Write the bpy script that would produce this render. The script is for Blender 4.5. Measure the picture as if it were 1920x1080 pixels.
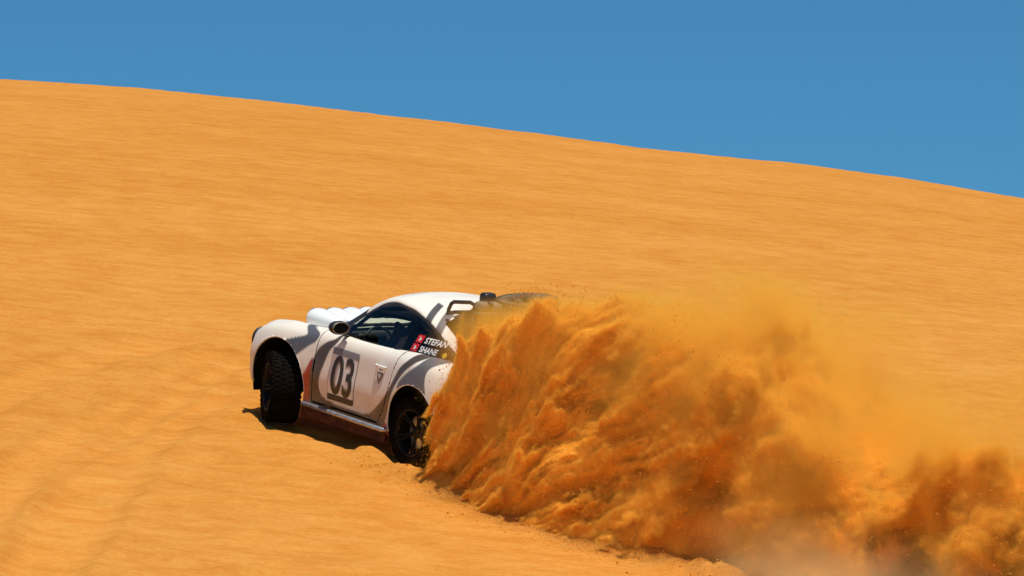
import bpy, bmesh, math, random
import numpy as np
from mathutils import Vector, Matrix
from mathutils.bvhtree import BVHTree

for o in list(bpy.data.objects): bpy.data.objects.remove(o)
S = bpy.context.scene
COL = S.collection
rnd = random.Random(7)
rng = np.random.default_rng(7)

# ------------------------------------------------------------------ camera
PITCH = math.radians(6.0)
CAM = Vector((0, 0, 2.0))
FPX = 9500.0                                    # focal length in pixels of a 1920 wide frame
cam_d = bpy.data.cameras.new('camera'); cam = bpy.data.objects.new('camera', cam_d); COL.objects.link(cam)
cam.location = CAM; cam.rotation_euler = (math.pi/2+PITCH, 0, 0)
cam_d.sensor_width = 36; cam_d.lens = FPX/1920*36; cam_d.clip_start = 0.5; cam_d.clip_end = 12000
S.camera = cam
C_R = Vector((1, 0, 0)); C_F = Vector((0, math.cos(PITCH), math.sin(PITCH))); C_U = Vector((0, -math.sin(PITCH), math.cos(PITCH)))
def at(px, py, d): return CAM + C_R*((px-960)/FPX*d) + C_U*((540-py)/FPX*d) + C_F*d

# ------------------------------------------------------------------ car frame (rows measured from the photo)
r1 = Vector((-.60, 0, .09)); r1.y = -math.sqrt(1-r1.x**2-r1.z**2)
fy = .17; uy = .984; ly = 0
for _ in range(30):
    ly = -(r1.x*fy + r1.z*uy)/r1.y; uy = math.sqrt(1-fy*fy-ly*ly)
r2 = Vector((fy, ly, uy)); r3 = r1.cross(r2)    # r3 points to the camera
def c2w(v): return C_R*v[0] + C_U*v[1] - C_F*v[2]
XF, XL, XU = [c2w((r1[i], r2[i], r3[i])) for i in range(3)]
CONTACT = at(640.5, 833, 50.0)
ORG = CONTACT - XL*0.86
CARM = Matrix(((XF.x, XL.x, XU.x, ORG.x), (XF.y, XL.y, XU.y, ORG.y), (XF.z, XL.z, XU.z, ORG.z), (0, 0, 0, 1)))
def carpt(x, y, z): return CARM @ Vector((x, y, z))

# ------------------------------------------------------------------ sky, sun, exposure
sun_dir = (XL*0.0 + XU*0.99 + XF*-0.08).normalized()
SUN_EL = math.asin(sun_dir.z); SUN_AZ = math.atan2(sun_dir.x, sun_dir.y)
W = bpy.data.worlds.new('World'); S.world = W; W.use_nodes = True
nt = W.node_tree; nt.nodes.clear()
sky = nt.nodes.new('ShaderNodeTexSky'); sky.sky_type = 'NISHITA'; sky.sun_disc = False
sky.sun_elevation = SUN_EL; sky.sun_rotation = SUN_AZ; sky.altitude = 1500; sky.air_density = 1.0; sky.dust_density = 0.2; sky.ozone_density = 3.0
hs = nt.nodes.new('ShaderNodeMix'); hs.data_type = 'RGBA'; hs.blend_type = 'MULTIPLY'; hs.inputs[0].default_value = 1
hs.inputs[7].default_value = (0.33, 0.79, 1.0, 1)
bg = nt.nodes.new('ShaderNodeBackground'); bg.inputs[1].default_value = 0.082
wo = nt.nodes.new('ShaderNodeOutputWorld')
nt.links.new(sky.outputs[0], hs.inputs[6]); nt.links.new(hs.outputs[2], bg.inputs[0]); nt.links.new(bg.outputs[0], wo.inputs[0])
sl = bpy.data.lights.new('sun', 'SUN'); sl.energy = 4.75; sl.angle = math.radians(.53); sl.color = (1, .955, .88)
so = bpy.data.objects.new('sun', sl); COL.objects.link(so); so.location = (0, 30, 60)
so.rotation_euler = (-sun_dir).to_track_quat('-Z', 'Y').to_euler()
S.view_settings.view_transform = 'Standard'; S.view_settings.look = 'None'
S.view_settings.exposure = 0.0; S.view_settings.gamma = 1.0
S.render.engine = 'CYCLES'
S.cycles.use_denoising = True
S.cycles.max_bounces = 12; S.cycles.diffuse_bounces = 4; S.cycles.volume_bounces = 5
S.cycles.transparent_max_bounces = 24
S.cycles.use_adaptive_sampling = True; S.cycles.adaptive_threshold = .03; S.cycles.adaptive_min_samples = 16

# ------------------------------------------------------------------ helpers
def mat(name, col, rough=.5, metal=0., spec=.5, coat=0., bump=None, var=None, **kw):
    m = bpy.data.materials.new(name); m.use_nodes = True; t = m.node_tree; b = t.nodes['Principled BSDF']
    b.inputs['Base Color'].default_value = (*col, 1); b.inputs['Roughness'].default_value = rough
    b.inputs['Metallic'].default_value = metal; b.inputs['Specular IOR Level'].default_value = spec
    b.inputs['Coat Weight'].default_value = coat
    tc = t.nodes.new('ShaderNodeTexCoord')
    if var:
        n = t.nodes.new('ShaderNodeTexNoise'); n.inputs['Scale'].default_value = var[0]; n.inputs['Detail'].default_value = 6
        t.links.new(tc.outputs['Object'], n.inputs['Vector'])
        r = t.nodes.new('ShaderNodeValToRGB'); r.color_ramp.elements[0].position = .35; r.color_ramp.elements[1].position = .7
        r.color_ramp.elements[0].color = (*col, 1); r.color_ramp.elements[1].color = (*var[1], 1)
        t.links.new(n.outputs['Fac'], r.inputs[0]); t.links.new(r.outputs[0], b.inputs['Base Color'])
    if bump:
        n2 = t.nodes.new('ShaderNodeTexNoise'); n2.inputs['Scale'].default_value = bump[0]; n2.inputs['Detail'].default_value = 4
        t.links.new(tc.outputs['Object'], n2.inputs['Vector'])
        bp = t.nodes.new('ShaderNodeBump'); bp.inputs['Strength'].default_value = bump[1]; bp.inputs['Distance'].default_value = bump[2]
        t.links.new(n2.outputs['Fac'], bp.inputs['Height']); t.links.new(bp.outputs[0], b.inputs['Normal'])
    return m

def mesh_np(name, V, F, m=None, smooth=True):
    me = bpy.data.meshes.new(name)
    V = np.asarray(V, dtype=np.float32); F = np.asarray(F, dtype=np.int32)
    n = F.shape[1]
    me.vertices.add(len(V)); me.vertices.foreach_set('co', V.ravel())
    me.loops.add(F.size); me.loops.foreach_set('vertex_index', F.ravel())
    me.polygons.add(len(F)); me.polygons.foreach_set('loop_start', np.arange(0, F.size, n, dtype=np.int32))
    me.polygons.foreach_set('use_smooth', np.full(len(F), smooth))
    me.update(calc_edges=True); me.validate()
    if m: me.materials.append(m)
    return me
def link(name, me, parent=None, loc=None, rot=None):
    o = bpy.data.objects.new(name, me); COL.objects.link(o)
    if parent: o.parent = parent
    if loc: o.location = loc
    if rot: o.rotation_euler = rot
    return o
def bm_obj(name, bm, m, parent=None, smooth=False, loc=None, rot=None):
    me = bpy.data.meshes.new(name); bmesh.ops.recalc_face_normals(bm, faces=bm.faces)
    bm.to_mesh(me); bm.free(); me.materials.append(m)
    for p in me.polygons: p.use_smooth = smooth
    return link(name, me, parent, loc, rot)
def box(bm, c, s, rot=None, bev=0.0):
    g = bmesh.ops.create_cube(bm, size=1.0)
    M = Matrix.Translation(c) @ (rot.to_4x4() if rot else Matrix.Identity(4)) @ Matrix.Diagonal((*s, 1))
    bmesh.ops.transform(bm, matrix=M, verts=g['verts'])
    if bev:
        es = list({e for v in g['verts'] for e in v.link_edges})
        bmesh.ops.bevel(bm, geom=es, offset=bev, segments=2, affect='EDGES', profile=.5)
def tube(bm, pts, r, n=10, closed=False):
    pts = [Vector(p) for p in pts]; rings = []
    N = len(pts); rr = r if isinstance(r, (list, tuple)) else [r]*N
    up = Vector((0.13, 0.21, 1)).normalized()
    for i, p in enumerate(pts):
        a = pts[(i-1) % N] if (closed or i) else p; b = pts[(i+1) % N] if (closed or i < N-1) else p
        d = (b-a).normalized(); s = d.cross(up); s = s.normalized() if s.length > 1e-4 else Vector((1, 0, 0)); t = s.cross(d)
        rings.append([bm.verts.new(p + (s*math.cos(k*2*math.pi/n) + t*math.sin(k*2*math.pi/n))*rr[i]) for k in range(n)])
    for i in range(N if closed else N-1):
        A, B = rings[i], rings[(i+1) % N]
        for k in range(n): bm.faces.new((A[k], A[(k+1) % n], B[(k+1) % n], B[k]))
    if not closed: bm.faces.new(rings[0]); bm.faces.new(rings[-1][::-1])
def lathe(bm, prof, n=48, axis='y'):
    rings = []
    for k in range(n):
        a = k*2*math.pi/n
        rings.append([bm.verts.new((r*math.cos(a), h, r*math.sin(a))) for (r, h) in prof])
    for k in range(n):
        A, B = rings[k], rings[(k+1) % n]
        for i in range(len(prof)-1): bm.faces.new((A[i], A[i+1], B[i+1], B[i]))
def smooth_interp(xs, ys, x, sig=.05):
    xs = np.array(xs, float); ys = np.array(ys, float); o = np.argsort(xs); xs = xs[o]; ys = ys[o]
    fx = np.arange(-3.2, 3.2, .005); fyv = np.interp(fx, xs, ys)
    # keep the end slope when smoothing
    k = np.arange(-40, 41)*.005; g = np.exp(-k*k/(2*sig*sig)); g /= g.sum()
    fyv = np.convolve(np.pad(fyv, 40, mode='edge'), g, mode='valid')
    return np.interp(x, fx, fyv)
def catmull(P, n):
    """P (k,2,m): k control points -> n samples along k"""
    k = P.shape[0]; t = np.linspace(0, k-1, n); i = np.clip(t.astype(int), 0, k-2); f = (t-i)[:, None, None]
    p0 = P[np.clip(i-1, 0, k-1)]; p1 = P[i]; p2 = P[i+1]; p3 = P[np.clip(i+2, 0, k-1)]
    return .5*((2*p1) + (-p0+p2)*f + (2*p0-5*p1+4*p2-p3)*f**2 + (-p0+3*p1-3*p2+p3)*f**3)

# value noise in numpy
def vnoise(x, y, seed=0):
    r = np.random.default_rng(seed); T = r.random((256, 256))
    xi = np.floor(x).astype(int); yi = np.floor(y).astype(int); fx = x-xi; fy_ = y-yi
    fx = fx*fx*fx*(fx*(fx*6-15)+10); fy_ = fy_*fy_*fy_*(fy_*(fy_*6-15)+10)
    a = T[xi % 256, yi % 256]; b = T[(xi+1) % 256, yi % 256]; c = T[xi % 256, (yi+1) % 256]; d = T[(xi+1) % 256, (yi+1) % 256]
    return (a*(1-fx)+b*fx)*(1-fy_)+(c*(1-fx)+d*fx)*fy_ - .5
def fbm(x, y, o=4, seed=0, g=.5):
    s = 0; a = 1
    for k in range(o):
        s = s + a*vnoise(x*2**k+17.3*k, y*2**k+5.1*k, seed+k); a *= g
    return s

# ------------------------------------------------------------------ materials
M_black = mat('black_plastic', (.012, .012, .013), .45)
M_gap = mat('dark_gap', (.006, .006, .006), .9, spec=.1)
M_rubber = mat('tyre_rubber', (.0045, .004, .004), 1.0, spec=.03, var=(9., (.011, .008, .005)), bump=(60, .4, .004))
M_dustyr = mat('dusty_rubber', (.10, .075, .045), .9, spec=.1, var=(7., (.22, .15, .075)))
M_rim = mat('dark_rim', (.008, .008, .008), .5, spec=.12)
M_metal = mat('brushed_metal', (.55, .56, .58), .3, metal=1.)
M_white = mat('white_plastic', (.78, .78, .76), .35, coat=.3)
M_cloth = mat('seat_cloth', (.012, .016, .035), .8)
M_grey = mat('grey_vinyl', (.20, .205, .21), .5)
M_navy = mat('navy_cloth', (.01, .015, .05), .55)
M_red = mat('red_vinyl', (.62, .02, .02), .4)
M_plate = mat('white_vinyl', (.75, .73, .68), .4)
M_num = mat('number_vinyl', (.03, .024, .02), .4)
M_num2 = mat('number_outline', (.22, .19, .14), .45)
M_yellow = mat('yellow_vinyl', (.75, .42, .03), .5)
M_cage = mat('roll_cage_paint', (.10, .10, .10), .5)
M_sill = mat('sill_alloy', (.46, .50, .56), .28, metal=.55, var=(30., (.30, .26, .22)))
M_under = mat('side_skirt', (.035, .010, .008), .7, spec=.15, var=(12., (.09, .03, .012)))
M_kit = mat('kit_canvas', (.14, .115, .075), .8, var=(18., (.26, .2, .11)), bump=(30, .5, .02))
M_lens = mat('lamp_lens', (.25, .27, .30), .08, spec=.8, coat=1.)
M_rlens = mat('tail_lens', (.35, .01, .008), .12, coat=1.)

def glass_mat():
    m = bpy.data.materials.new('tinted_glass'); m.use_nodes = True; t = m.node_tree; t.nodes.clear()
    o = t.nodes.new('ShaderNodeOutputMaterial'); mx = t.nodes.new('ShaderNodeMixShader'); tr = t.nodes.new('ShaderNodeBsdfTransparent')
    gl = t.nodes.new('ShaderNodeBsdfGlossy'); fr = t.nodes.new('ShaderNodeFresnel'); fr.inputs[0].default_value = 1.5
    tr.inputs[0].default_value = (.76, .82, .78, 1); gl.inputs[1].default_value = .03; gl.inputs[0].default_value = (.9, .9, .9, 1)
    t.links.new(fr.outputs[0], mx.inputs[0]); t.links.new(tr.outputs[0], mx.inputs[1]); t.links.new(gl.outputs[0], mx.inputs[2]); t.links.new(mx.outputs[0], o.inputs[0])
    return m
M_glass = glass_mat()

def paint_mat():
    m = bpy.data.materials.new('livery_paint'); m.use_nodes = True; t = m.node_tree; b = t.nodes['Principled BSDF']
    a = t.nodes.new('ShaderNodeAttribute'); a.attribute_name = 'livery'
    tc = t.nodes.new('ShaderNodeTexCoord'); n = t.nodes.new('ShaderNodeTexNoise'); n.inputs['Scale'].default_value = 5; n.inputs['Detail'].default_value = 8
    n.inputs['Roughness'].default_value = .7
    t.links.new(tc.outputs['Object'], n.inputs['Vector'])
    sx = t.nodes.new('ShaderNodeSeparateXYZ'); t.links.new(tc.outputs['Object'], sx.inputs[0])
    mr = t.nodes.new('ShaderNodeMapRange'); mr.inputs[1].default_value = .80; mr.inputs[2].default_value = .22; mr.inputs[3].default_value = .06; mr.inputs[4].default_value = .55
    t.links.new(sx.outputs[2], mr.inputs[0])
    nr = t.nodes.new('ShaderNodeMapRange'); nr.inputs[1].default_value = .32; nr.inputs[2].default_value = .64; t.links.new(n.outputs['Fac'], nr.inputs[0])
    mu = t.nodes.new('ShaderNodeMath'); mu.operation = 'MULTIPLY'; t.links.new(mr.outputs[0], mu.inputs[0]); t.links.new(nr.outputs[0], mu.inputs[1])
    mx = t.nodes.new('ShaderNodeMix'); mx.data_type = 'RGBA'; t.links.new(mu.outputs[0], mx.inputs[0]); t.links.new(a.outputs['Color'], mx.inputs[6])
    mx.inputs[7].default_value = (.52, .30, .12, 1); t.links.new(mx.outputs[2], b.inputs['Base Color'])
    b.inputs['Roughness'].default_value = .38; b.inputs['Coat Weight'].default_value = .15; b.inputs['Specular IOR Level'].default_value = .35; b.inputs['Coat Roughness'].default_value = .12
    return m
M_paint = paint_mat()

def sand_mat():
    m = bpy.data.materials.new('desert_sand'); m.use_nodes = True; t = m.node_tree; b = t.nodes['Principled BSDF']
    b.inputs['Roughness'].default_value = .95; b.inputs['Specular IOR Level'].default_value = .1
    tc = t.nodes.new('ShaderNodeTexCoord')
    def noise(scale, det, vec, rough=.55):
        n = t.nodes.new('ShaderNodeTexNoise'); n.inputs['Scale'].default_value = scale; n.inputs['Detail'].default_value = det; n.inputs['Roughness'].default_value = rough
        t.links.new(vec, n.inputs['Vector']); return n.outputs['Fac']
    mp = t.nodes.new('ShaderNodeMapping'); mp.inputs['Scale'].default_value = (.6, 1.0, 1.0); mp.inputs['Rotation'].default_value = (0, 0, math.radians(-6)); t.links.new(tc.outputs['Object'], mp.inputs[0])
    big = noise(.35, 5, mp.outputs[0], .6); mid = noise(2.2, 5, mp.outputs[0], .65); fine = noise(16, 5, tc.outputs['Object'], .7)
    ad = t.nodes.new('ShaderNodeMath'); ad.operation = 'MULTIPLY_ADD'; ad.inputs[1].default_value = .5; t.links.new(big, ad.inputs[0])
    m2 = t.nodes.new('ShaderNodeMath'); m2.operation = 'MULTIPLY'; m2.inputs[1].default_value = .5; t.links.new(mid, m2.inputs[0]); t.links.new(m2.outputs[0], ad.inputs[2])
    a2 = t.nodes.new('ShaderNodeMath'); a2.operation = 'MULTIPLY_ADD'; a2.inputs[1].default_value = .7; t.links.new(fine, a2.inputs[0]); t.links.new(ad.outputs[0], a2.inputs[2])
    cr = t.nodes.new('ShaderNodeValToRGB'); cr.color_ramp.elements[0].position = .72; cr.color_ramp.elements[1].position = 1.2
    cr.color_ramp.elements[0].position = .7; cr.color_ramp.elements[1].position = 1.0
    cr.color_ramp.elements[0].color = (.53, .208, .028, 1); cr.color_ramp.elements[1].color = (.625, .275, .053, 1)
    mr = t.nodes.new('ShaderNodeMapRange'); mr.inputs[1].default_value = .70; mr.inputs[2].default_value = 1.00; mr.inputs[3].default_value = .70; mr.inputs[4].default_value = 1.0
    t.links.new(a2.outputs[0], mr.inputs[0]); t.links.new(mr.outputs[0], cr.inputs[0]); t.links.new(cr.outputs[0], b.inputs['Base Color'])
    # wind ripples and grain as relief
    mp2 = t.nodes.new('ShaderNodeMapping'); mp2.inputs['Scale'].default_value = (1.5, 3.0, 1.0); mp2.inputs['Rotation'].default_value = (0, 0, math.radians(-5)); t.links.new(tc.outputs['Object'], mp2.inputs[0])
    rip = noise(1.6, 5, mp2.outputs[0], .6)
    g = noise(40, 4, tc.outputs['Object'], .7)
    rr_ = t.nodes.new('ShaderNodeMapRange'); rr_.inputs[1].default_value = .40; rr_.inputs[2].default_value = .56; rr_.inputs[3].default_value = 0; rr_.inputs[4].default_value = 1; t.links.new(rip, rr_.inputs[0])
    tint = t.nodes.new('ShaderNodeMix'); tint.data_type = 'RGBA'; tint.inputs[6].default_value = (.95, .87, .74, 1); tint.inputs[7].default_value = (1.01, 1.01, 1.01, 1); t.links.new(rr_.outputs[0], tint.inputs[0])
    mm = t.nodes.new('ShaderNodeVectorMath'); mm.operation = 'MULTIPLY'; t.links.new(cr.outputs[0], mm.inputs[0]); t.links.new(tint.outputs[2], mm.inputs[1])
    ta = t.nodes.new('ShaderNodeAttribute'); ta.attribute_name = 'track'
    tm = t.nodes.new('ShaderNodeVectorMath'); tm.operation = 'SCALE'; t.links.new(mm.outputs[0], tm.inputs[0]); t.links.new(ta.outputs['Fac'], tm.inputs['Scale']); t.links.new(tm.outputs[0], b.inputs['Base Color'])
    b1 = t.nodes.new('ShaderNodeBump'); b1.inputs['Strength'].default_value = .6; b1.inputs['Distance'].default_value = .075; t.links.new(rip, b1.inputs['Height'])
    b2 = t.nodes.new('ShaderNodeBump'); b2.inputs['Strength'].default_value = .5; b2.inputs['Distance'].default_value = .035; t.links.new(g, b2.inputs['Height']); t.links.new(b1.outputs[0], b2.inputs['Normal'])
    t.links.new(b2.outputs[0], b.inputs['Normal'])
    return m
M_sand = sand_mat()

# ------------------------------------------------------------------ dune
# local plane under the car
N = XU; GX = -N.x/N.z; GY = -N.y/N.z
P0 = carpt(0, 0, 0)
ridge_px = np.array([-1500, -600, 0, 250, 480, 720, 1010, 1200, 1500, 1700, 1920, 2500, 3600], float)
ridge_py = np.array([150, 128, 143, 163, 188, 217, 251, 277, 309, 338, 378, 470, 600], float)
def ridge_tan(u):
    px = 960 + FPX*u; py = np.interp(px, ridge_px, ridge_py)
    py = np.where(px < 2500, py, py)
    e = PITCH + np.arctan((540-py)/FPX); return np.tan(e)
Y0 = 54.0
def ground(X, Y):
    X = np.asarray(X, float); Y = np.asarray(Y, float)
    u = np.clip(X/np.maximum(Y, 25), -.30, .30)
    T = ridge_tan(u)*np.ones_like(X)
    Xl = 22*np.tanh(X/22)
    # along this column z = A + B*Y near the car, with curvature k beyond Y0 so that the crest is seen at slope T
    A = P0.z - CAM.z - GX*P0.x - GY*P0.y; B = GY + GX*np.clip(u, -.22, .22)
    # tangent condition: A+B Y - k (Y-Y0)^2 = T Y and B-2k(Y-Y0)=T  ->  with s=Y-Y0: A+(B-T)Y0 + (B-T)s - k s^2=0, s=(B-T)/2k -> k=-(B-T)^2/(4(A+(B-T)Y0))
    BT = np.maximum(B-T, .01); den = A+BT*Y0
    den = np.minimum(den, -.4)
    k = -(BT**2)/(4*den)
    k = np.clip(k, .0003, .02)
    zp = P0.z + GX*(Xl*1.0-P0.x) + GY*(Y-P0.y)
    d = np.maximum(Y-Y0, 0)
    dm = (BT+.28)/(2*k)                                  # past this the lee side falls at a steady slope
    q = np.where(d < dm, k*d*d, k*dm*dm + 2*k*dm*(d-dm))
    z = zp - q
    # valley on the near side: softly level out towards z = 0
    h = z; z = np.where(h > 6, h, np.log1p(np.exp(np.clip((h-0.0)/.9, -30, 30)))*.9)
    return z
def tracks(X, Y):
    """old wheel ruts that cross the slope on the left, and the furrow the car is cutting"""
    w = np.zeros_like(X)
    return w
def relief(X, Y):
    near = 1/(1+np.exp((Y-60)/4)); h = (.02+.05*near)*fbm(X*.16, Y*.22, 3, 11) + 0.02*(1-near)*fbm(X*.7, Y*.25, 3, 91) + (.008+.024*near)*fbm(X*.45+.15*Y, Y*1.1, 4, 21)
    a = fbm(X*.5, Y*.5, 3, 31)
    rr = (vnoise(X*.8-Y*.1, Y*3.4+X*.35+a*1.5, 41))
    rr = .5-np.abs(rr)*2.2
    h = h + .034*rr*np.clip(.75+a*1.5, 0, 2)*(.30+.70*near) + .012*fbm(X*2.1, Y*5.5+X*.5, 3, 51)
    h = h + .008*fbm(X*6, Y*9, 3, 61)
    return h
def px_track(pts, d0=None):
    """pixels on the ground -> X, Y points"""
    out = []
    for px, py in pts:
        lo, hi = 30., 130.
        for _ in range(40):
            m = (lo+hi)/2; p = at(px, py, m)
            if p.z > float(ground(p.x, p.y)): lo = m
            else: hi = m
        p = at(px, py, lo); out.append((p.x, p.y))
    return out
RUTS = [(px_track([(60, 1100), (120, 1010), (215, 860), (300, 790), (400, 720), (470, 690), (560, 640)]), .34, .045),
        (px_track([(-60, 990), (20, 900), (120, 840), (215, 790), (300, 735), (400, 670)]), .32, .04),
        (px_track([(-60, 770), (60, 712), (160, 672), (240, 655), (330, 630)]), .30, .04),
        (px_track([(500, 803), (420, 790), (300, 765), (170, 742), (-50, 700)]), .2, 0.0)]
def rut_h(X, Y):
    h = np.zeros_like(X); hm = np.zeros_like(X); he = np.zeros_like(X)
    for pts, w, dep in RUTS:
        if dep == 0: continue
        best = np.full(X.shape, 1e9); along = np.zeros_like(X); acc = 0
        for (x0, y0), (x1, y1) in zip(pts[:-1], pts[1:]):
            L = math.hypot(x1-x0, y1-y0); t = np.clip(((X-x0)*(x1-x0)+(Y-y0)*(y1-y0))/L**2, 0, 1)
            d = np.hypot(X-x0-t*(x1-x0), Y-y0-t*(y1-y0)); s = d < best
            best = np.where(s, d, best); along = np.where(s, acc+t*L, along); acc += L
        jit = .3*vnoise(along*1.1, along*0+.5, 71)+.15*vnoise(along*4.3, along*0+2.5, 72)
        d = best*(1+jit)
        he = np.maximum(he, np.exp(-((d-w*1.2)/(w*.28))**2))
        hm = np.maximum(hm, np.exp(-(d/(w*1.2))**4))
        h += -dep*np.exp(-(d/w)**4) + dep*.35*np.exp(-((d-w*1.35)/(w*.25))**2)
    return h, hm, he
def furrow(X, Y):
    """trench and thrown-up berms behind the rear wheels, small heaps by the wheels"""
    Rm = CARM.inverted()
    a = np.array([[Rm[i][j] for j in range(4)] for i in range(4)])
    Z = ground(X, Y)
    cx = a[0, 0]*X+a[0, 1]*Y+a[0, 2]*Z+a[0, 3]; cy = a[1, 0]*X+a[1, 1]*Y+a[1, 2]*Z+a[1, 3]
    h = np.zeros_like(X)
    n = fbm(cx*2.2, cy*2.2, 4, 81)
    for s in (1, -1):
        lat = cy - s*.82
        back = 1/(1+np.exp((cx+1.25)/.12))
        h += back*(-.13*np.exp(-(lat/.20)**4) + (.13+.16*n)*np.exp(-((np.abs(lat)-.36)/.16)**2))
        f = 1/(1+np.exp((cx-1.2)/.1))*(1-back)
        h += f*(-.035*np.exp(-(lat/.16)**4))
        h += (.10+.15*n)*np.exp(-(((cx+.72)/.22)**2+((cy-s*1.02)/.22)**2))
        h += (.07+.1*n)*np.exp(-(((cx-1.55)/.13)**2+(lat/.2)**2))
    return h
def zfull(X, Y):
    rh, rm, _ = rut_h(X, Y)
    return ground(X, Y)+relief(X, Y)*(1-.75*rm)+rh+furrow(X, Y)

def grid_obj(name, xs_f, ys, m):
    nx = len(xs_f); V = []
    Yg = np.repeat(ys[:, None], nx, 1); Xg = xs_f[None, :]*np.maximum(ys, 20)[:, None]
    Z = zfull(Xg, Yg)
    V = np.stack([Xg, Yg, Z], -1).reshape(-1, 3)
    ny = len(ys); i = np.arange(ny-1)[:, None]*nx+np.arange(nx-1)[None]; i = i.ravel()
    F = np.stack([i, i+1, i+1+nx, i+nx], -1)
    me = mesh_np(name, V, F, m); _, hm, he = rut_h(Xg, Yg)
    brk = np.clip(.7+1.6*fbm(Xg*1.3, Yg*1.3, 3, 95), 0, 1)          # disturbed sand is a little paler, its rims a little darker
    at_ = me.attributes.new('track', 'FLOAT', 'POINT'); at_.data.foreach_set('value', (1+.08*hm*brk-.07*he*brk).ravel().astype(np.float32))
    return link(name, me)
inner = np.linspace(-.125, .125, 760)
outer = .125+np.cumsum(np.geomspace(.0008, .5, 40))
us = np.concatenate([-outer[::-1], inner, outer])
ys = np.concatenate([np.array([-2500, -600, -150, -60, -25, -8]), np.linspace(0, 40, 30), np.arange(40.5, 46, .15), np.arange(46, 62, .032), np.arange(62, 85, .07), np.arange(85, 112, .25), np.geomspace(113, 6000, 50)])
dune = grid_obj('sand_dune', us, ys, M_sand); dune['kind'] = 'structure'
dune['label'] = 'orange desert dune rising to a smooth crest under blue sky'
GBVH = None

# ------------------------------------------------------------------ the car
NBX, NBW, NBZ, NBH = -.09, .43, .43, .455            # number board: rear edge, width, foot, height
CRX, CRZ = -.50, .78                               # crest
NMX, NMZ = -.865, 1.165                             # names on the quarter glass
STEER_DEG = -25.0
PODX, PODY, PODZ = 1.50, .06, .995
car = bpy.data.objects.new('rally_car', None); COL.objects.link(car); car.matrix_world = CARM
car['label'] = 'white and grey rally coupe with number 03 climbing the dune and throwing up sand'
car['category'] = 'car'
WF = (1.175, .815, .352); WR = (-1.175, .78, .350); RT = .345
ARCH = [(1.175, .40, .465), (-1.175, .385, .43)]

NX, NS = 440, 96
xs = np.linspace(2.10, -2.20, NX)
SI = lambda a, sig=.05: smooth_interp([p[0] for p in a], [p[1] for p in a], xs, sig)
w = SI([(2.12, .30), (2.08, .52), (2.0, .68), (1.9, .78), (1.7, .87), (1.45, .915), (1.175, .935), (.85, .905), (.6, .855), (.2, .835), (-.3, .84), (-.6, .865), (-.9, .93), (-1.175, .965), (-1.5, .95), (-1.8, .88), (-2.0, .76), (-2.12, .6), (-2.2, .45)], .04)
zs_ = SI([(2.12, .62), (2.0, .76), (1.8, .88), (1.5, .985), (1.175, 1.03), (.85, 1.035), (.5, 1.03), (0, 1.03), (-.5, 1.045), (-1., 1.09), (-1.3, 1.095), (-1.7, 1.04), (-2.0, .95), (-2.2, .80)])
ys_ = SI([(2.12, .22), (2.05, .42), (1.95, .56), (1.75, .66), (1.5, .70), (1.175, .73), (.8, .72), (.5, .715), (0, .705), (-.6, .72), (-1., .77), (-1.3, .78), (-1.7, .70), (-2.0, .56), (-2.2, .3)])
zc = SI([(2.12, .60), (2.0, .70), (1.8, .80), (1.5, .89), (1.175, .955), (.8, 1.02), (.55, 1.04), (0, 1.0), (-1.2, 1.05), (-1.5, 1.06), (-1.8, 1.0), (-2.05, .92), (-2.2, .8)])
zb = SI([(2.12, .44), (2.0, .36), (1.8, .31), (1.2, .28), (.6, .205), (-.6, .205), (-1.2, .28), (-1.8, .38), (-2.1, .50), (-2.2, .56)])
zw = SI([(2.12, .56), (1.9, .60), (1.4, .66), (1., .64), (.5, .57), (-.4, .57), (-.9, .64), (-1.4, .68), (-2.0, .70), (-2.2, .70)])
ctl = np.array([
    [0*w, zb], [w-.16, zb], [w-.055, zb+.012], [w-.02, zb+.07], [w-.008, (zb+zw)/2+.03], [w, zw], [w-.022, zw+(zs_-zw)*.40],
    [w-(w-ys_)*.36, zw+(zs_-zw)*.76], [ys_+(w-ys_)*.28, zs_-.028], [ys_-.03, zs_], [ys_-.16, zs_*.55+zc*.45-.005], [ys_*.45, zc-.004], [0*w, zc+.006]])
sec = catmull(ctl, NS)                      # (NS, 2, NX)
Yh = sec[:, 0, :]; Zh = sec[:, 1, :]
# both sides: index j from right-bottom-centre round to left-bottom-centre
Yf = np.concatenate([-Yh, Yh[::-1][1:]], 0); Zf = np.concatenate([Zh, Zh[::-1][1:]], 0)
NJ = Yf.shape[0]
V = np.stack([np.repeat(xs[None], NJ, 0), Yf, Zf], -1)        # (NJ,NX,3)
# snap vertices to the wheel arch circles
for (cx, cz, R) in ARCH:
    dx = V[..., 0]-cx; dz = V[..., 2]-cz; r = np.hypot(dx, dz)
    msk = (np.abs(V[..., 1]) > .55) & (np.abs(r-R) < .012) & (V[..., 2] < .97)
    k = np.where(msk, R/np.maximum(r, 1e-6), 1); V[..., 0] = cx+dx*k; V[..., 2] = cz+dz*k
V[..., 0] = np.where(V[..., 0] > 1.62, 1.62+(V[..., 0]-1.62)*.74, V[..., 0])
Vb = V.reshape(-1, 3)
jj = np.arange(NJ-1)[:, None]*NX+np.arange(NX-1)[None]; jj = jj.ravel()
Fb = np.stack([jj, jj+NX, jj+1+NX, jj+1], -1)
hlf = NJ//2; k_ = np.arange(hlf)                       # close nose and tail: strips between the two halves
capn = np.stack([k_*NX, (NJ-1-k_)*NX, (NJ-2-k_)*NX, (k_+1)*NX], -1)[:-1]; capt = (np.stack([k_*NX, (k_+1)*NX, (NJ-2-k_)*NX, (NJ-1-k_)*NX], -1)+NX-1)[:-1]
NSIDE = len(Fb); Fb = np.concatenate([Fb, capn, capt])
C = Vb[Fb].mean(1); cx_, cy_, cz_ = C.T; ay = np.abs(cy_)
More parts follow.
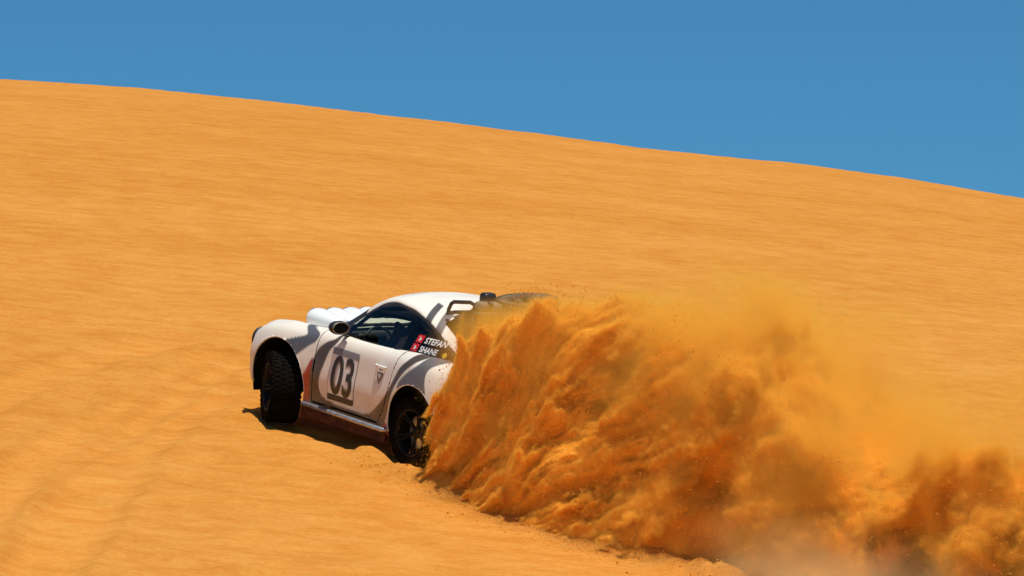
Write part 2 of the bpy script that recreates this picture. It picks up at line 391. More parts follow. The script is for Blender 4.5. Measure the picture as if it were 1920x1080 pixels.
cut = np.zeros(len(Fb), bool)
for (ax, az, R) in ARCH: cut |= (np.hypot(cx_-ax, cz_-az) < R-.0005) & (ay > .5) & (cz_ < .97)
BELT = lambda x: 1.012+.0*x
# the top under the greenhouse is open
def yb_f(x): return smooth_interp([.86, .80, .72, .62, .5, .2, -.3, -.8, -1.1, -1.4, -1.7, -1.95, -2.05], [.10, .36, .52, .615, .67, .70, .712, .70, .665, .59, .49, .33, .2], x, .03)
cut |= (ay < yb_f(cx_)-.05) & (cz_ > .9) & (cx_ < .72) & (cx_ > -1.35)
def door_sdf(x, z):
    """negative inside the door outline"""
    fr = .60 + .02*(z-.6); re = -.72 - .06*np.clip((z-.75)/.3, -1, 1) + .16*np.clip((.60-z)/.30, 0, 1)**2
    bot = .315; d = np.maximum(np.maximum(x-fr, re-x), bot-z)
    return d
ds = door_sdf(cx_, cz_)
side = (ay > .60) & (cz_ < 1.1)
isdoor = (ds < -.006) & side
gapm = (np.abs(ds) <= .006) & side
bon = (cx_ > .93) & (cx_ < 1.88) & (ay < .60-.10*np.clip((cx_-1.3)/.6, 0, 1)) & (cz_ > .7)
def edge(m):
    tail = m[NSIDE:]*False; m = m[:NSIDE]
    q = m.reshape(NJ-1, NX-1); e = q & ~(np.roll(q, 1, 0) & np.roll(q, -1, 0) & np.roll(q, 1, 1) & np.roll(q, -1, 1)); return np.concatenate([e.ravel(), tail])
eng = (cx_ < -1.5) & (cx_ > -2.06) & (ay < .50) & (cz_ > .8)
gap2 = edge(bon) | edge(eng)
part_of = np.zeros(len(Fb), int); part_of[bon & ~gap2] = 3; part_of[eng & ~gap2] = 4
part_of[isdoor & (cy_ > 0)] = 1; part_of[isdoor & (cy_ < 0)] = 2; part_of[cut] = -1; part_of[gapm & ~cut] = -2; part_of[gap2 & ~cut] = -2

# livery colours on the mesh
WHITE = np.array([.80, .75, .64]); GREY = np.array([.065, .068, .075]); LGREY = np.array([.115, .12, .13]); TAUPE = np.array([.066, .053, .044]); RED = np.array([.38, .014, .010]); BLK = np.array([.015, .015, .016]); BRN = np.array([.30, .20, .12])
def poly_sdf(pts, x, z):
    P = np.array(pts, float); n = len(P); d = np.full(x.shape, 1e9); s = np.ones(x.shape)
    j = n-1
    for i in range(n):
        ex, ez = P[j]-P[i]; wx, wz = x-P[i, 0], z-P[i, 1]
        t = np.clip((wx*ex+wz*ez)/(ex*ex+ez*ez+1e-12), 0, 1)
        d = np.minimum(d, (wx-ex*t)**2+(wz-ez*t)**2)
        c1 = z >= P[i, 1]; c2 = z < P[j, 1]; c3 = ex*wz > ez*wx
        s = np.where((c1 & c2 & c3) | (~c1 & ~c2 & ~c3), -s, s); j = i
    return s*np.sqrt(d)
def rs(pts, n=6):
    """closed outline smoothed by a spline"""
    P = np.array(pts, float); k = len(P); out = []
    for i in range(k):
        p0, p1, p2, p3 = P[i-1], P[i], P[(i+1) % k], P[(i+2) % k]
        for f in np.arange(n)/n: out.append(.5*((2*p1)+(-p0+p2)*f+(2*p0-5*p1+4*p2-p3)*f*f+(-p0+3*p1-3*p2+p3)*f**3))
    return out
LIV = [
 (rs([(.95, 1.05), (.66, 1.0), (.64, .92), (.73, .85), (.81, .78), (.90, .71), (1.02, .70), (1.10, .80), (1.06, .86), (.94, .905), (.80, .965)]), np.array([.085, .095, .115])),
 (rs([(.30, 1.16), (.37, 1.0), (.48, .94), (.575, .86), (.62, .76), (.67, .66), (.70, .50), (.72, .16), (-.42, .12), (-.62, .24), (-.72, .41), (-.78, .59), (-.85, .74), (-.97, .90), (-1.10, 1.01), (-1.22, 1.16), (-.5, 1.3)]), TAUPE),
 (rs([(.80, .12), (.635, .12), (.635, .50), (.632, .74), (.66, .72), (.70, .62), (.78, .45)]), RED),
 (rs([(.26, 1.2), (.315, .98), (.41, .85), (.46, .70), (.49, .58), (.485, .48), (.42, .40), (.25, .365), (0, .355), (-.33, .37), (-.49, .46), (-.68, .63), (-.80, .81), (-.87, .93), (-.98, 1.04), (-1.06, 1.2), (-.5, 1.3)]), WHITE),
 (rs([(-.93, .72), (-.92, .80), (-1.03, .91), (-1.17, 1.01), (-1.27, 1.13), (-1.50, 1.13), (-1.37, 1.02), (-1.34, .95), (-1.36, .86), (-1.40, .74), (-1.2, .70)]), LGREY),
 (rs([(-.60, .16), (-.60, .26), (-.70, .36), (-.76, .30), (-.76, .16)]), RED),
]
def paint(V):
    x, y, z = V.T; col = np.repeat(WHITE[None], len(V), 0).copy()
    sidem = np.clip((np.abs(y)-.50)/.03, 0, 1)
    for pts, c in LIV:
        d = poly_sdf(pts, x, z); a = (np.clip(.5-d/.008, 0, 1)*sidem)[:, None]; col = col*(1-a)+c*a
    a = (np.exp(-((np.abs(y)-(.60-.10*np.clip((x-1.3)/.6, 0, 1)))/.012)**2)*(x > .9)*(z > .75)*.5)[:, None]; col = col*(1-a)+BRN*a
    return col
def build_part(name, faces, Vs, m, parent=car, colf=None, inner=.0):
    idx = np.unique(faces); mp = np.full(len(Vs), -1, int); mp[idx] = np.arange(len(idx))
    me = mesh_np(name, Vs[idx], mp[faces], m)
    if colf is not None:
        c = colf(Vs[idx]); ca = me.color_attributes.new('livery', 'FLOAT_COLOR', 'POINT')
        ca.data.foreach_set('color', np.concatenate([c, np.ones((len(c), 1))], 1).astype(np.float32).ravel())
    return link(name, me, parent)
PARTS = {}
sel = lambda k: Fb[part_of == k]
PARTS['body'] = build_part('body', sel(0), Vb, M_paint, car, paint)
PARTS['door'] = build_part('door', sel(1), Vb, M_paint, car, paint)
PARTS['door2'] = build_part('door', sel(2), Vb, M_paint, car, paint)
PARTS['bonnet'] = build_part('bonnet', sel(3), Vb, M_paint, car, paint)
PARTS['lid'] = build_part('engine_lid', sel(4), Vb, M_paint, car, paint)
bvh_body = BVHTree.FromPolygons([tuple(v) for v in Vb], [tuple(int(i) for i in f) for f in Fb[~cut]])

# greenhouse
GXN, GN_ = 300, 72
gx = np.linspace(.86, -2.02, GXN)
G = lambda a, sig=.04: smooth_interp([p[0] for p in a], [p[1] for p in a], gx, sig)
g_yb = yb_f(gx)
g_zr = G([(.88, 1.0), (.75, 1.065), (.5, 1.22), (.3, 1.35), (.1, 1.46), (-.1, 1.53), (-.3, 1.562), (-.6, 1.56), (-.9, 1.50), (-1.2, 1.38), (-1.5, 1.23), (-1.8, 1.09), (-1.95, 1.0), (-2.05, .97)])
g_ye = G([(.88, .08), (.8, .33), (.7, .52), (.6, .60), (.5, .605), (.3, .575), (.1, .55), (-.1, .535), (-.3, .53), (-.6, .53), (-.9, .535), (-1.2, .545), (-1.5, .50), (-1.8, .40), (-2.05, .2)])
g_ze = G([(.88, .99), (.75, 1.02), (.6, 1.085), (.5, 1.10), (.3, 1.23), (.1, 1.365), (-.1, 1.46), (-.3, 1.497), (-.6, 1.47), (-.9, 1.375), (-1.1, 1.275), (-1.3, 1.165), (-1.5, 1.08), (-1.8, .99), (-2.05, .95)])
gc = np.array([[g_yb, .98+0*gx], [g_yb*.62+g_ye*.38+.012, .98*.6+g_ze*.4], [g_ye+.028, g_ze-.055], [g_ye-.028, g_ze+.012], [g_ye*.66, g_ze*.35+g_zr*.65], [g_ye*.33, g_ze*.08+g_zr*.92], [0*gx, g_zr]])
gs = catmull(gc, GN_); gY, gZ = gs[:, 0], gs[:, 1]
GY_ = np.concatenate([-gY, gY[::-1][1:]], 0); GZ_ = np.concatenate([gZ, gZ[::-1][1:]], 0); GJ = GY_.shape[0]
Vg = np.stack([np.repeat(gx[None], GJ, 0), GY_, GZ_], -1).reshape(-1, 3)
j0 = (np.arange(GJ-1)[:, None]*GXN+np.arange(GXN-1)[None]).ravel()
Fg = np.stack([j0, j0+GXN, j0+1+GXN, j0+1], -1)
jidx = np.repeat(np.arange(GJ-1)[:, None], GXN-1, 1).ravel(); jf = np.minimum(jidx, GJ-2-jidx)/(GN_-1)   # 0 belt .. 1 centre
ci = np.repeat(np.arange(GXN-1)[None], GJ-1, 0).ravel(); gxc = (gx[ci]+gx[ci+1])/2; zec = (g_ze[ci]+g_ze[ci+1])/2
Cg = Vg[Fg].mean(1)
sidef = jf < 2.25/6
def win_d(x, z, ze):
    """side window outline, negative inside"""
    top = z-(ze-.055-.03*np.clip((x+.2)/.3, 0, 1)); bot = 1.040-z; fr = x-.30
    return np.maximum(np.maximum(top, bot), np.maximum(fr, -1.34-x))
wd = win_d(Cg[:, 0], Cg[:, 2], zec)
isw = sidef & (wd < 0)
isws = (~sidef) & (jf > 3.15/6) & (Cg[:, 0] > .17+.25*(1-jf)**2) & (Cg[:, 2] > 1.045)
isrw = (~sidef) & (jf > 3.3/6) & (Cg[:, 0] < -.98) & (Cg[:, 0] > -1.60)
gcut = ~sidef & (Cg[:, 2] < .94)
isw &= ~gcut
def paint_g(V):
    x, y, z = V.T
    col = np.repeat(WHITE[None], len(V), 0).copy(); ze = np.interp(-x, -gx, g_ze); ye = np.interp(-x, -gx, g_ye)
    d = win_d(x, z, ze); sd = z < ze-.008
    a = np.clip(.5-(d-.034)/.01, 0, 1)*np.clip(.5-(z-(ze-.004))/.01, 0, 1)
    a = np.maximum(a, np.clip(.5+(x-.14-.02*np.abs(y))/.01, 0, 1))
    a = np.maximum(a, np.clip(.5-(z-1.03)/.01, 0, 1)*(x > -1.2))
    a = np.maximum(a, np.clip(.5-(np.abs(x+1.29)-.345)/.01, 0, 1)*np.clip(.5+(.62*ye+.02-np.abs(y))/.01, 0, 1))
    a = a[:, None]
    # grey bands over the rear quarter and two short strokes on the roof
    for x0, wd_, c in ((-.80, .045, GREY), (-.98, .05, LGREY)):
        b = (np.clip(.5-(np.abs(x-x0+.55*(np.abs(y)-.5))-wd_)/.008, 0, 1)*np.clip((np.abs(y)-.30)/.02, 0, 1))[:, None]; col = col*(1-b)+c*b
    for x0 in (-.12, -.22):
        b = (np.clip(.5-(np.abs(x-x0)-.018)/.008, 0, 1)*np.clip(.5-(np.abs(y-.22)-.11)/.008, 0, 1))[:, None]*.75; col = col*(1-b)+GREY*b
    b = (np.clip(.5-(np.abs(y-.42-.1*x)-.02)/.008, 0, 1)*np.clip((x+.08)/.02, 0, 1))[:, None]; col = col*(1-b)+TAUPE*b
    return col*(1-a)+BLK*a
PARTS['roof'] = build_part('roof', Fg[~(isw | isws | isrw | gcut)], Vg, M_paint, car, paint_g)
win_l = build_part('side_window', Fg[isw & (Cg[:, 1] > 0)], Vg, M_glass)
win_r = build_part('side_window', Fg[isw & (Cg[:, 1] < 0)], Vg, M_glass)
build_part('windscreen', Fg[isws], Vg, M_glass); build_part('rear_window', Fg[isrw], Vg, M_glass)
bvh_g = BVHTree.FromPolygons([tuple(v) for v in Vg], [tuple(int(i) for i in f) for f in Fg[~gcut]])

def decal(name, outline_polys, m, bvh=bvh_body, side=1, off=.004, parent=None, step=.03, holes=()):
    """flat print: outlines in car (x, z), laid onto the skin"""
    bm = bmesh.new()
    for P in outline_polys:
        bm.faces.new([bm.verts.new((p[0], 0, p[1])) for p in P])
    bmesh.ops.triangulate(bm, faces=bm.faces)
    drape(bm, bvh, side, off, step)
    return bm_obj(name, bm, m, parent or car, True)
def drape(bm, bvh, side, off, step):
    zs = [v.co.z for v in bm.verts]; xs_ = [v.co.x for v in bm.verts]
    for k in np.arange(min(zs), max(zs), step)[1:]:
        bmesh.ops.bisect_plane(bm, geom=bm.verts[:]+bm.edges[:]+bm.faces[:], plane_co=(0, 0, k), plane_no=(0, 0, 1))
    for k in np.arange(min(xs_), max(xs_), step)[1:]:
        bmesh.ops.bisect_plane(bm, geom=bm.verts[:]+bm.edges[:]+bm.faces[:], plane_co=(k, 0, 0), plane_no=(1, 0, 0))
    for v in bm.verts:
        h = bvh.ray_cast(Vector((v.co.x, 2.0*side, v.co.z)), Vector((0, -side, 0)))
        if h[0] is not None: v.co.y = h[0].y+off*side
        else: v.co.y = .84*side
def text_decal(name, txt, H, pos, m, bvh, side=1, wid=None, off=.004, shear=0., bold=0.0, parent=None, step=.03, angle=0.):
    cu = bpy.data.curves.new(name, 'FONT'); cu.body = txt; cu.size = 1; cu.offset = bold; cu.align_x = 'LEFT'; cu.resolution_u = 5
    o = bpy.data.objects.new('tmp', cu); COL.objects.link(o); dg = bpy.context.evaluated_depsgraph_get(); me = bpy.data.meshes.new_from_object(o.evaluated_get(dg))
    bm = bmesh.new(); bm.from_mesh(me); bpy.data.objects.remove(o); bpy.data.meshes.remove(me)
    X = [v.co.x for v in bm.verts]; Y = [v.co.y for v in bm.verts]; x0, x1, y0, y1 = min(X), max(X), min(Y), max(Y)
    sz = H/(y1-y0); sx = (wid/(x1-x0)) if wid else sz
    for v in bm.verts:
        a = (v.co.x-x0)*sx; b = (v.co.y-y0)*sz
        a += shear*b; a, b = a*math.cos(angle)-b*math.sin(angle), a*math.sin(angle)+b*math.cos(angle)
        v.co = (pos[0]-a*side, 0, pos[1]+b)
    drape(bm, bvh, side, off, step)
    return bm_obj(name, bm, m, parent or car, True)

# ---- number board, crest, names: on both sides
def rrect(x0, z0, x1, z1, r, sk=0):
    out = []
    for cx, cz, a0 in ((x1-r, z1-r, 0), (x0+r, z1-r, 90), (x0+r, z0+r, 180), (x1-r, z0+r, 270)):
        for k in range(5):
            a = math.radians(a0+k*22.5); out.append((cx+r*math.cos(a), cz+r*math.sin(a)))
    return [(p[0], p[1]+sk*(p[0]-x0)) for p in out]
for sd, door in ((1, PARTS['door']), (-1, PARTS['door2'])):
    bx0, bx1, bz0, bz1 = .0+NBX, NBW+NBX, NBZ, NBZ+NBH
    decal('board_edge', [rrect(bx0-.008, bz0-.008, bx1+.008, bz1+.008, .016)], M_num2, side=sd, off=.0025, parent=door)
    pl = decal('number_board', [rrect(bx0, bz0, bx1, bz1, .012)], M_plate, side=sd, off=.005, parent=door)
    decal('board_bar', [rrect(bx0-.005, bz1-.035, bx1+.005, bz1+.03, .006)], M_grey if sd > 0 else M_num, side=sd, off=.007, parent=door)
    decal('board_bar', [rrect(bx0+.0, bz0-.035, bx1+.0, bz0+.025, .006)], M_num, side=sd, off=.007, parent=door)
    bmt = bmesh.new()
    text_decal('number', '03', NBH*.86, (bx1-.035 if sd > 0 else bx0+.035, bz0+.028), M_num2, bvh_body, sd, wid=NBW-.07, off=.008, bold=.035, parent=door)
    text_decal('number', '03', NBH*.86, (bx1-.035 if sd > 0 else bx0+.035, bz0+.028), M_num, bvh_body, sd, wid=NBW-.07, off=.0105, bold=.008, parent=door)
    bmt.free()
    # crest shaped door mark
    cx0, cz0 = CRX, CRZ
    decal('crest', [[(cx0+.062, cz0+.035), (cx0-.062, cz0+.035), (cx0-.050, cz0-.01), (cx0, cz0-.085), (cx0+.050, cz0-.01)]], M_num2, side=sd, off=.004, parent=door)
    decal('crest', [[(cx0+.034, cz0+.016), (cx0-.034, cz0+.016), (cx0-.02, cz0-.012), (cx0, cz0-.03), (cx0+.02, cz0-.012)]], M_plate, side=sd, off=.007, parent=door)
    decal('crest', [rrect(cx0-.04, cz0+.052, cx0+.04, cz0+.068, .004)], M_num2, side=sd, off=.004, parent=door)
    # names and flags on the quarter glass
    wn = win_l if sd > 0 else win_r
    for k, nm in enumerate(('STEFAN', 'SHANE')):
        xx, zz = NMX+.03*k, NMZ-.088*k
        fl = [(xx+.09, zz), (xx, zz), (xx-.02, zz+.075), (xx+.07, zz+.075)]
        decal('flag_sticker', [fl if sd > 0 else [(2*xx-p[0]+.03, p[1]) for p in fl]], M_red, bvh_g, sd, .004, wn)
        R_ = .020; c_ = (xx+.04, zz+.038)
        cres = [(c_[0]+R_*math.cos(a), c_[1]+R_*math.sin(a)) for a in np.radians(np.arange(50, 311, 20))]+[(c_[0]+.008+R_*.75*math.cos(a), c_[1]+R_*.75*math.sin(a)) for a in np.radians(np.arange(300, 59, -20))]
        decal('flag_emblem', [cres], M_plate, bvh_g, sd, .007, wn)
        st = [(c_[0]-.018+(.011 if i % 2 == 0 else .0045)*math.cos(math.radians(36*i)), c_[1]+(.011 if i % 2 == 0 else .0045)*math.sin(math.radians(36*i))) for i in range(10)]
        decal('flag_emblem', [st], M_plate, bvh_g, sd, .007, wn)
        text_decal('name_sticker', nm, .060, (xx-.035, zz+.006) if sd > 0 else (xx-.035-(.28 if k == 0 else .24), zz+.006), M_plate, bvh_g, sd, wid=.28 if k == 0 else .24, off=.005, shear=.2, bold=.03, parent=wn)
    ring = [(NMX-.345+.026*math.cos(a), NMZ-.062+.026*math.sin(a)) for a in np.radians(np.arange(0, 360, 24))]
    decal('round_sticker', [ring], M_yellow, bvh_g, sd, .005, wn)
    # door handle
    bm = bmesh.new(); hx, hz = -.50, .875
    h = bvh_body.ray_cast(Vector((hx, 2*sd, hz)), Vector((0, -sd, 0)))[0]
    tube(bm, [(hx+.09, h.y-.01*sd, hz), (hx+.07, h.y+.025*sd, hz), (hx-.07, h.y+.025*sd, hz), (hx-.09, h.y-.01*sd, hz)], .011, 8)
    bm_obj('handle', bm, M_white, door, True)

# ---- inner tub, floor, seats, dashboard, roll cage
bm = bmesh.new(); box(bm, (-.1, 0, .36), (3.3, 1.05, .05)); box(bm, (1.56, 0, .54), (.30, .96, .30)); box(bm, (-1.75, 0, .62), (.5, 1.0, .36)); box(bm, (0, .0, .42), (1.3, 1.5, .06))
for s in (1, -1):
    box(bm, (1.175, s*.50, .62), (.9, .03, .52)); box(bm, (-1.175, s*.50, .62), (.9, .03, .52))
    box(bm, (.0, s*.77, .62), (1.15, .02, .40))
box(bm, (.70, 0, .68), (.03, 1.5, .56)); box(bm, (-.72, 0, .68), (.03, 1.5, .56))
bm_obj('floor_pan', bm, M_gap, car)
for s in (1, -1):
    for (ax, az, R) in ARCH:
        bm = bmesh.new(); rings = []
        for k in range(33):
            a = math.radians(-20+220*k/32); rings.append([bm.verts.new((ax+R*1.0*math.cos(a), s*y_, az+R*math.sin(a))) for y_ in (.50, .60, .70, .80, .845)])
        for A, B in zip(rings[:-1], rings[1:]):
            for i in range(4): bm.faces.new((A[i], A[i+1], B[i+1], B[i]))
        bm_obj('wheel_arch_liner', bm, M_gap, car, True)
        # rolled lip that follows the skin
        pts = []
        for k in range(41):
            a = math.radians(-14+208*k/40); px_, pz_ = ax+R*math.cos(a), az+R*math.sin(a)
            h = bvh_body.ray_cast(Vector((ax+(R+.012)*math.cos(a), 2*s, az+(R+.012)*math.sin(a))), Vector((0, -s, 0)))[0]
            if h is not None: pts.append((px_, h.y-.006*s, pz_))
        bm = bmesh.new(); tube(bm, pts, .009, 6); bm_obj('arch_lip', bm, M_white, car, True)
def seat(y0):
    bm = bmesh.new()
    box(bm, (-.05, y0, .62), (.50, .46, .12), bev=.04)
    R_ = Matrix.Rotation(math.radians(-16), 3, 'Y')
    box(bm, (-.36, y0, .88), (.12, .46, .62), R_, bev=.05)
    for s in (1, -1):
        box(bm, (-.05, y0+s*.23, .68), (.42, .06, .18), bev=.025); box(bm, (-.30, y0+s*.24, .88), (.20, .06, .40), R_, bev=.025)
        box(bm, (-.33, y0+s*.17, 1.16), (.20, .05, .19), R_, bev=.022)
    box(bm, (-.43, y0, 1.17), (.09, .32, .22), R_, bev=.035)
    return bm_obj('seat', bm, M_cloth, car, True)
seat(.34); seat(-.34)
bm = bmesh.new(); box(bm, (.52, 0, .93), (.34, 1.24, .16), bev=.05); box(bm, (.40, .34, 1.0), (.14, .36, .08), bev=.03); bm_obj('dashboard', bm, M_black, car, True)
bm = bmesh.new(); cc = Vector((.22, .34, .95)); ax_ = Vector((math.cos(math.radians(22)), 0, -math.sin(math.radians(22)))); ux = ax_.cross(Vector((0, 1, 0)))
tube(bm, [cc+Vector((0, 1, 0))*.175*math.cos(a)+ux*.175*math.sin(a) for a in np.linspace(0, 2*math.pi, 28, endpoint=False)], .014, 8, True)
tube(bm, [cc-Vector((0, .17, 0)), cc+Vector((0, .17, 0))], .012, 6); tube(bm, [cc, cc+ax_*.2], .02, 8); bm_obj('steering_wheel', bm, M_black, car, True)
bm = bmesh.new()
for s in (1, -1):
    tube(bm, [(.55, s*.60, .5), (.50, s*.60, .98), (.08, s*.50, 1.33), (-.52, s*.48, 1.36), (-1.15, s*.46, 1.1)], .021, 8)
    tube(bm, [(-.52, s*.62, .5), (-.53, s*.58, 1.02), (-.52, s*.48, 1.36)], .021, 8)
    tube(bm, [(.5, s*.62, .60), (-.5, s*.62, .80)], .019, 8); tube(bm, [(-.53, s*.58, 1.02), (-1.15, -s*.3, .8)], .019, 8)
tube(bm, [(.08, -.5, 1.33), (.08, .5, 1.33)], .021, 8); tube(bm, [(-.52, -.48, 1.36), (-.52, .48, 1.36)], .021, 8); tube(bm, [(-.53, .58, 1.02), (-.52, -.46, 1.35)], .019, 8)
bm_obj('roll_cage', bm, M_cage, car, True)
for s in (1, -1):                                    # pillar and trim inside the quarter glass
    bm = bmesh.new(); box(bm, (-.60, s*.628, 1.19), (.10, .03, .36), Matrix.Rotation(s*math.radians(24), 3, 'X') @ Matrix.Rotation(math.radians(-12), 3, 'Y'), bev=.01); bm_obj('door_pillar', bm, M_black, car)
    bm = bmesh.new(); box(bm, (-.90, s*.60, 1.10), (.52, .02, .30), Matrix.Rotation(s*math.radians(24), 3, 'X'), bev=.005); bm_obj('quarter_trim', bm, M_black, car)

# ---- sill bars, skirts, mud flaps
for s in (1, -1):
    bm = bmesh.new(); tube(bm, [(.72, s*.80, .285), (.68, s*.885, .285), (-.70, s*.905, .285), (-.76, s*.84, .285)], .024, 10); bm_obj('sill_bar', bm, M_sill, car, True)
    bm = bmesh.new(); box(bm, (.0, s*.858, .205), (1.44, .03, .105), bev=.008); bm_obj('side_skirt', bm, M_under, car)
    for x_ in (-1.64,):
        bm = bmesh.new(); box(bm, (x_, s*.79, .34), (.012, .27, .30), Matrix.Rotation(math.radians(8), 3, 'Y'), bev=.003); bm_obj('mud_flap', bm, M_under, car)

# ---- wheels
def wheel(loc, s, steer=0.):
    """s: +1 when the outer face looks to the car's left"""
    e = bpy.data.objects.new('wheel', None); COL.objects.link(e); e.parent = car; e.location = loc
    e.rotation_euler = (0, rnd.uniform(0, 1), steer + (0 if s > 0 else math.pi)); e.rotation_mode = 'YZX' if False else 'XYZ'
    e.rotation_euler = (0, 0, steer + (0 if s > 0 else math.pi))
    spin = rnd.uniform(0, 1.2)
    bm = bmesh.new(); hw = .135
    lathe(bm, [(.222, -hw*.9), (.235, -hw), (.285, -hw*1.08), (.322, -hw*.98), (.336, -hw*.82), (.338, 0), (.336, hw*.82), (.322, hw*.98), (.285, hw*1.08), (.235, hw), (.222, hw*.9), (.222, -hw*.9)], 64)
    for k in range(44):                              # tread blocks and shoulder lugs
        a = 2*math.pi*k/44
        for row, (yy, ln, rot) in enumerate(((-.098, .052, .15), (-.032, .045, -.5), (.032, .045, .5), (.098, .052, -.15))):
            aa = a + (row % 2)*math.pi/44
            R_ = Matrix.Rotation(-aa, 3, 'Y') @ Matrix.Rotation(rot, 3, 'X') if False else Matrix.Rotation(-aa, 3, 'Y')
            box(bm, Vector((math.cos(aa)*.339, yy, math.sin(aa)*.339)), (.011, ln, .036), R_)
        R_ = Matrix.Rotation(-a, 3, 'Y')
        for sg in (-1, 1): box(bm, Vector((math.cos(a)*.316, sg*hw*1.02, math.sin(a)*.316)), (.034, .014, .024), R_)
    bm_obj('tyre', bm, M_rubber, e, False, rot=(0, spin, 0))
    bm = bmesh.new()
    lathe(bm, [(.226, -hw*.9), (.236, -hw*.98), (.222, -hw*.98), (.205, -hw*.7), (.198, 0), (.205, hw*.75), (.220, hw*.99), (.238, hw*1.0), (.228, hw*.9), (.226, -hw*.9)], 48)
    # ten slim spokes round a hub
    for k in range(5):
        for dd in (-.11, .11):
            a = 2*math.pi*k/5
            p0 = Vector((math.cos(a)*.05, hw*.45, math.sin(a)*.05)); p1 = Vector((math.cos(a+dd)*.13, hw*.62, math.sin(a+dd)*.13)); p2 = Vector((math.cos(a+dd*1.2)*.212, hw*.86, math.sin(a+dd*1.2)*.212))
            tube(bm, [p0, p1, p2], [.018, .013, .012], 6)
    lathe(bm, [(0.0, hw*.58), (.035, hw*.58), (.06, hw*.45), (.062, hw*.2), (0, hw*.2)], 20)
    bm_obj('rim', bm, M_rim, e, True, rot=(0, spin, 0))
    bm = bmesh.new(); lathe(bm, [(.0, .0), (.160, .0), (.160, .022), (.0, .022)], 32); bm_obj('brake_disc', bm, M_metal, e)
    return e
STEER = math.radians(STEER_DEG)
for w_ in (wheel(WF, 1, STEER), wheel((WF[0], -WF[1], WF[2]), -1, STEER)): w_.scale = (1.04, 1.06, 1.04)
wheel(WR, 1); wheel((WR[0], -WR[1], WR[2]), -1)

# ---- mirrors
for s in (1, -1):
    bm = bmesh.new(); bmesh.ops.create_icosphere(bm, subdivisions=4, radius=1)
    for v in bm.verts:
        x, y, z = v.co
        x = max(x, -.35); f = 1 - .18*(x > 0)*x
        v.co = Vector((x*.11, y*.108*f, z*.070*f)) + Vector((.22, s*.86, 1.13))
    m_ = bm_obj('mirror', bm, M_black, car, True)
    bm = bmesh.new()
    g = bmesh.ops.create_circle(bm, cap_ends=True, segments=32, radius=1)
    for v in bm.verts: v.co = Vector((.22-.0445, s*.86+v.co.x*.092, 1.13+v.co.y*.056))
    bm_obj('mirror_glass', bm, M_gap, m_)
    bm = bmesh.new(); tube(bm, [(.22-.04, s*.86+.094*math.cos(a), 1.13+.059*math.sin(a)) for a in np.linspace(0, 2*math.pi, 32, endpoint=False)], .007, 6, True)
    bm_obj('mirror_rim', bm, M_num2, m_, True)
    bm = bmesh.new(); tube(bm, [(.24, s*.80, 1.09), (.26, s*.74, 1.06), (.30, s*.66, 1.03)], [.03, .026, .035], 10); bm_obj('mirror_arm', bm, M_black, m_, True)

# ---- headlamps, front lamps, tail lamps
for s in (1, -1):
    bm = bmesh.new(); bmesh.ops.create_uvsphere(bm, u_segments=28, v_segments=16, radius=1)
    for v in bm.verts: v.co = Vector((1.80+v.co.x*.085, s*.66+v.co.y*.095, .72+v.co.z*.12+.0))
    hl = bm_obj('headlight', bm, M_lens, car, True)
    bm = bmesh.new(); tube(bm, [(1.825, s*.66+.096*math.cos(a), .72+.12*math.sin(a)) for a in np.linspace(0, 2*math.pi, 32, endpoint=False)], .012, 6, True); bm_obj('headlight_ring', bm, M_black, hl, True)
    bm = bmesh.new(); box(bm, (1.86, s*.60, .60), (.12, .22, .07), Matrix.Rotation(-s*.5, 3, 'Z'), bev=.02); bm_obj('bumper_lamp', bm, M_black, car)
    bm = bmesh.new(); box(bm, (-2.03, s*.62, .86), (.10, .34, .10), Matrix.Rotation(s*.55, 3, 'Z'), bev=.03); bm_obj('tail_light', bm, M_rlens, car)
# light pod across the bonnet: white housing with four lobes
for k in range(4):
    yy = PODY+.14-k*.205
    bm = bmesh.new(); bmesh.ops.create_uvsphere(bm, u_segments=24, v_segments=14, radius=1)
    for v in bm.verts:
        x, y, z = v.co; x = x*.42 if x < 0 else x*.08
        v.co = Vector((PODX+x, yy+y*.135, PODZ+z*.095*(1 if z > 0 else 1.6)))
    pd = bm_obj('lamp_pod', bm, M_white, car, True)
    bm = bmesh.new(); g = bmesh.ops.create_circle(bm, cap_ends=True, segments=24, radius=.085)
    for v in bm.verts: v.co = Vector((PODX+.073, yy+v.co.x, PODZ+v.co.y))
    bm_obj('lamp_lens', bm, M_lens, pd)
bm = bmesh.new(); box(bm, (PODX-.10, PODY-.16, PODZ-.06), (.26, .80, .09), bev=.03); bm_obj('lamp_tray', bm, M_white, car, True)

# ---- rear wing and bumper
bm = bmesh.new()
box(bm, (-2.06, 0, 1.06), (.20, 1.06, .035), Matrix.Rotation(math.radians(8), 3, 'Y'), bev=.012)
for s in (1, -1): box(bm, (-2.0, s*.36, .99), (.14, .03, .14), bev=.008)
bm_obj('rear_wing', bm, M_paint if False else M_white, car, True)
bm = bmesh.new(); box(bm, (-2.12, 0, .56), (.16, 1.2, .20), bev=.05); bm_obj('rear_bumper', bm, M_black, car, True)
bm = bmesh.new()
for s in (1, -1): tube(bm, [(-2.1, s*.1, .46), (-2.28, s*.1, .46)], .038, 14)
bm_obj('exhaust_pipe', bm, M_metal, car, True)

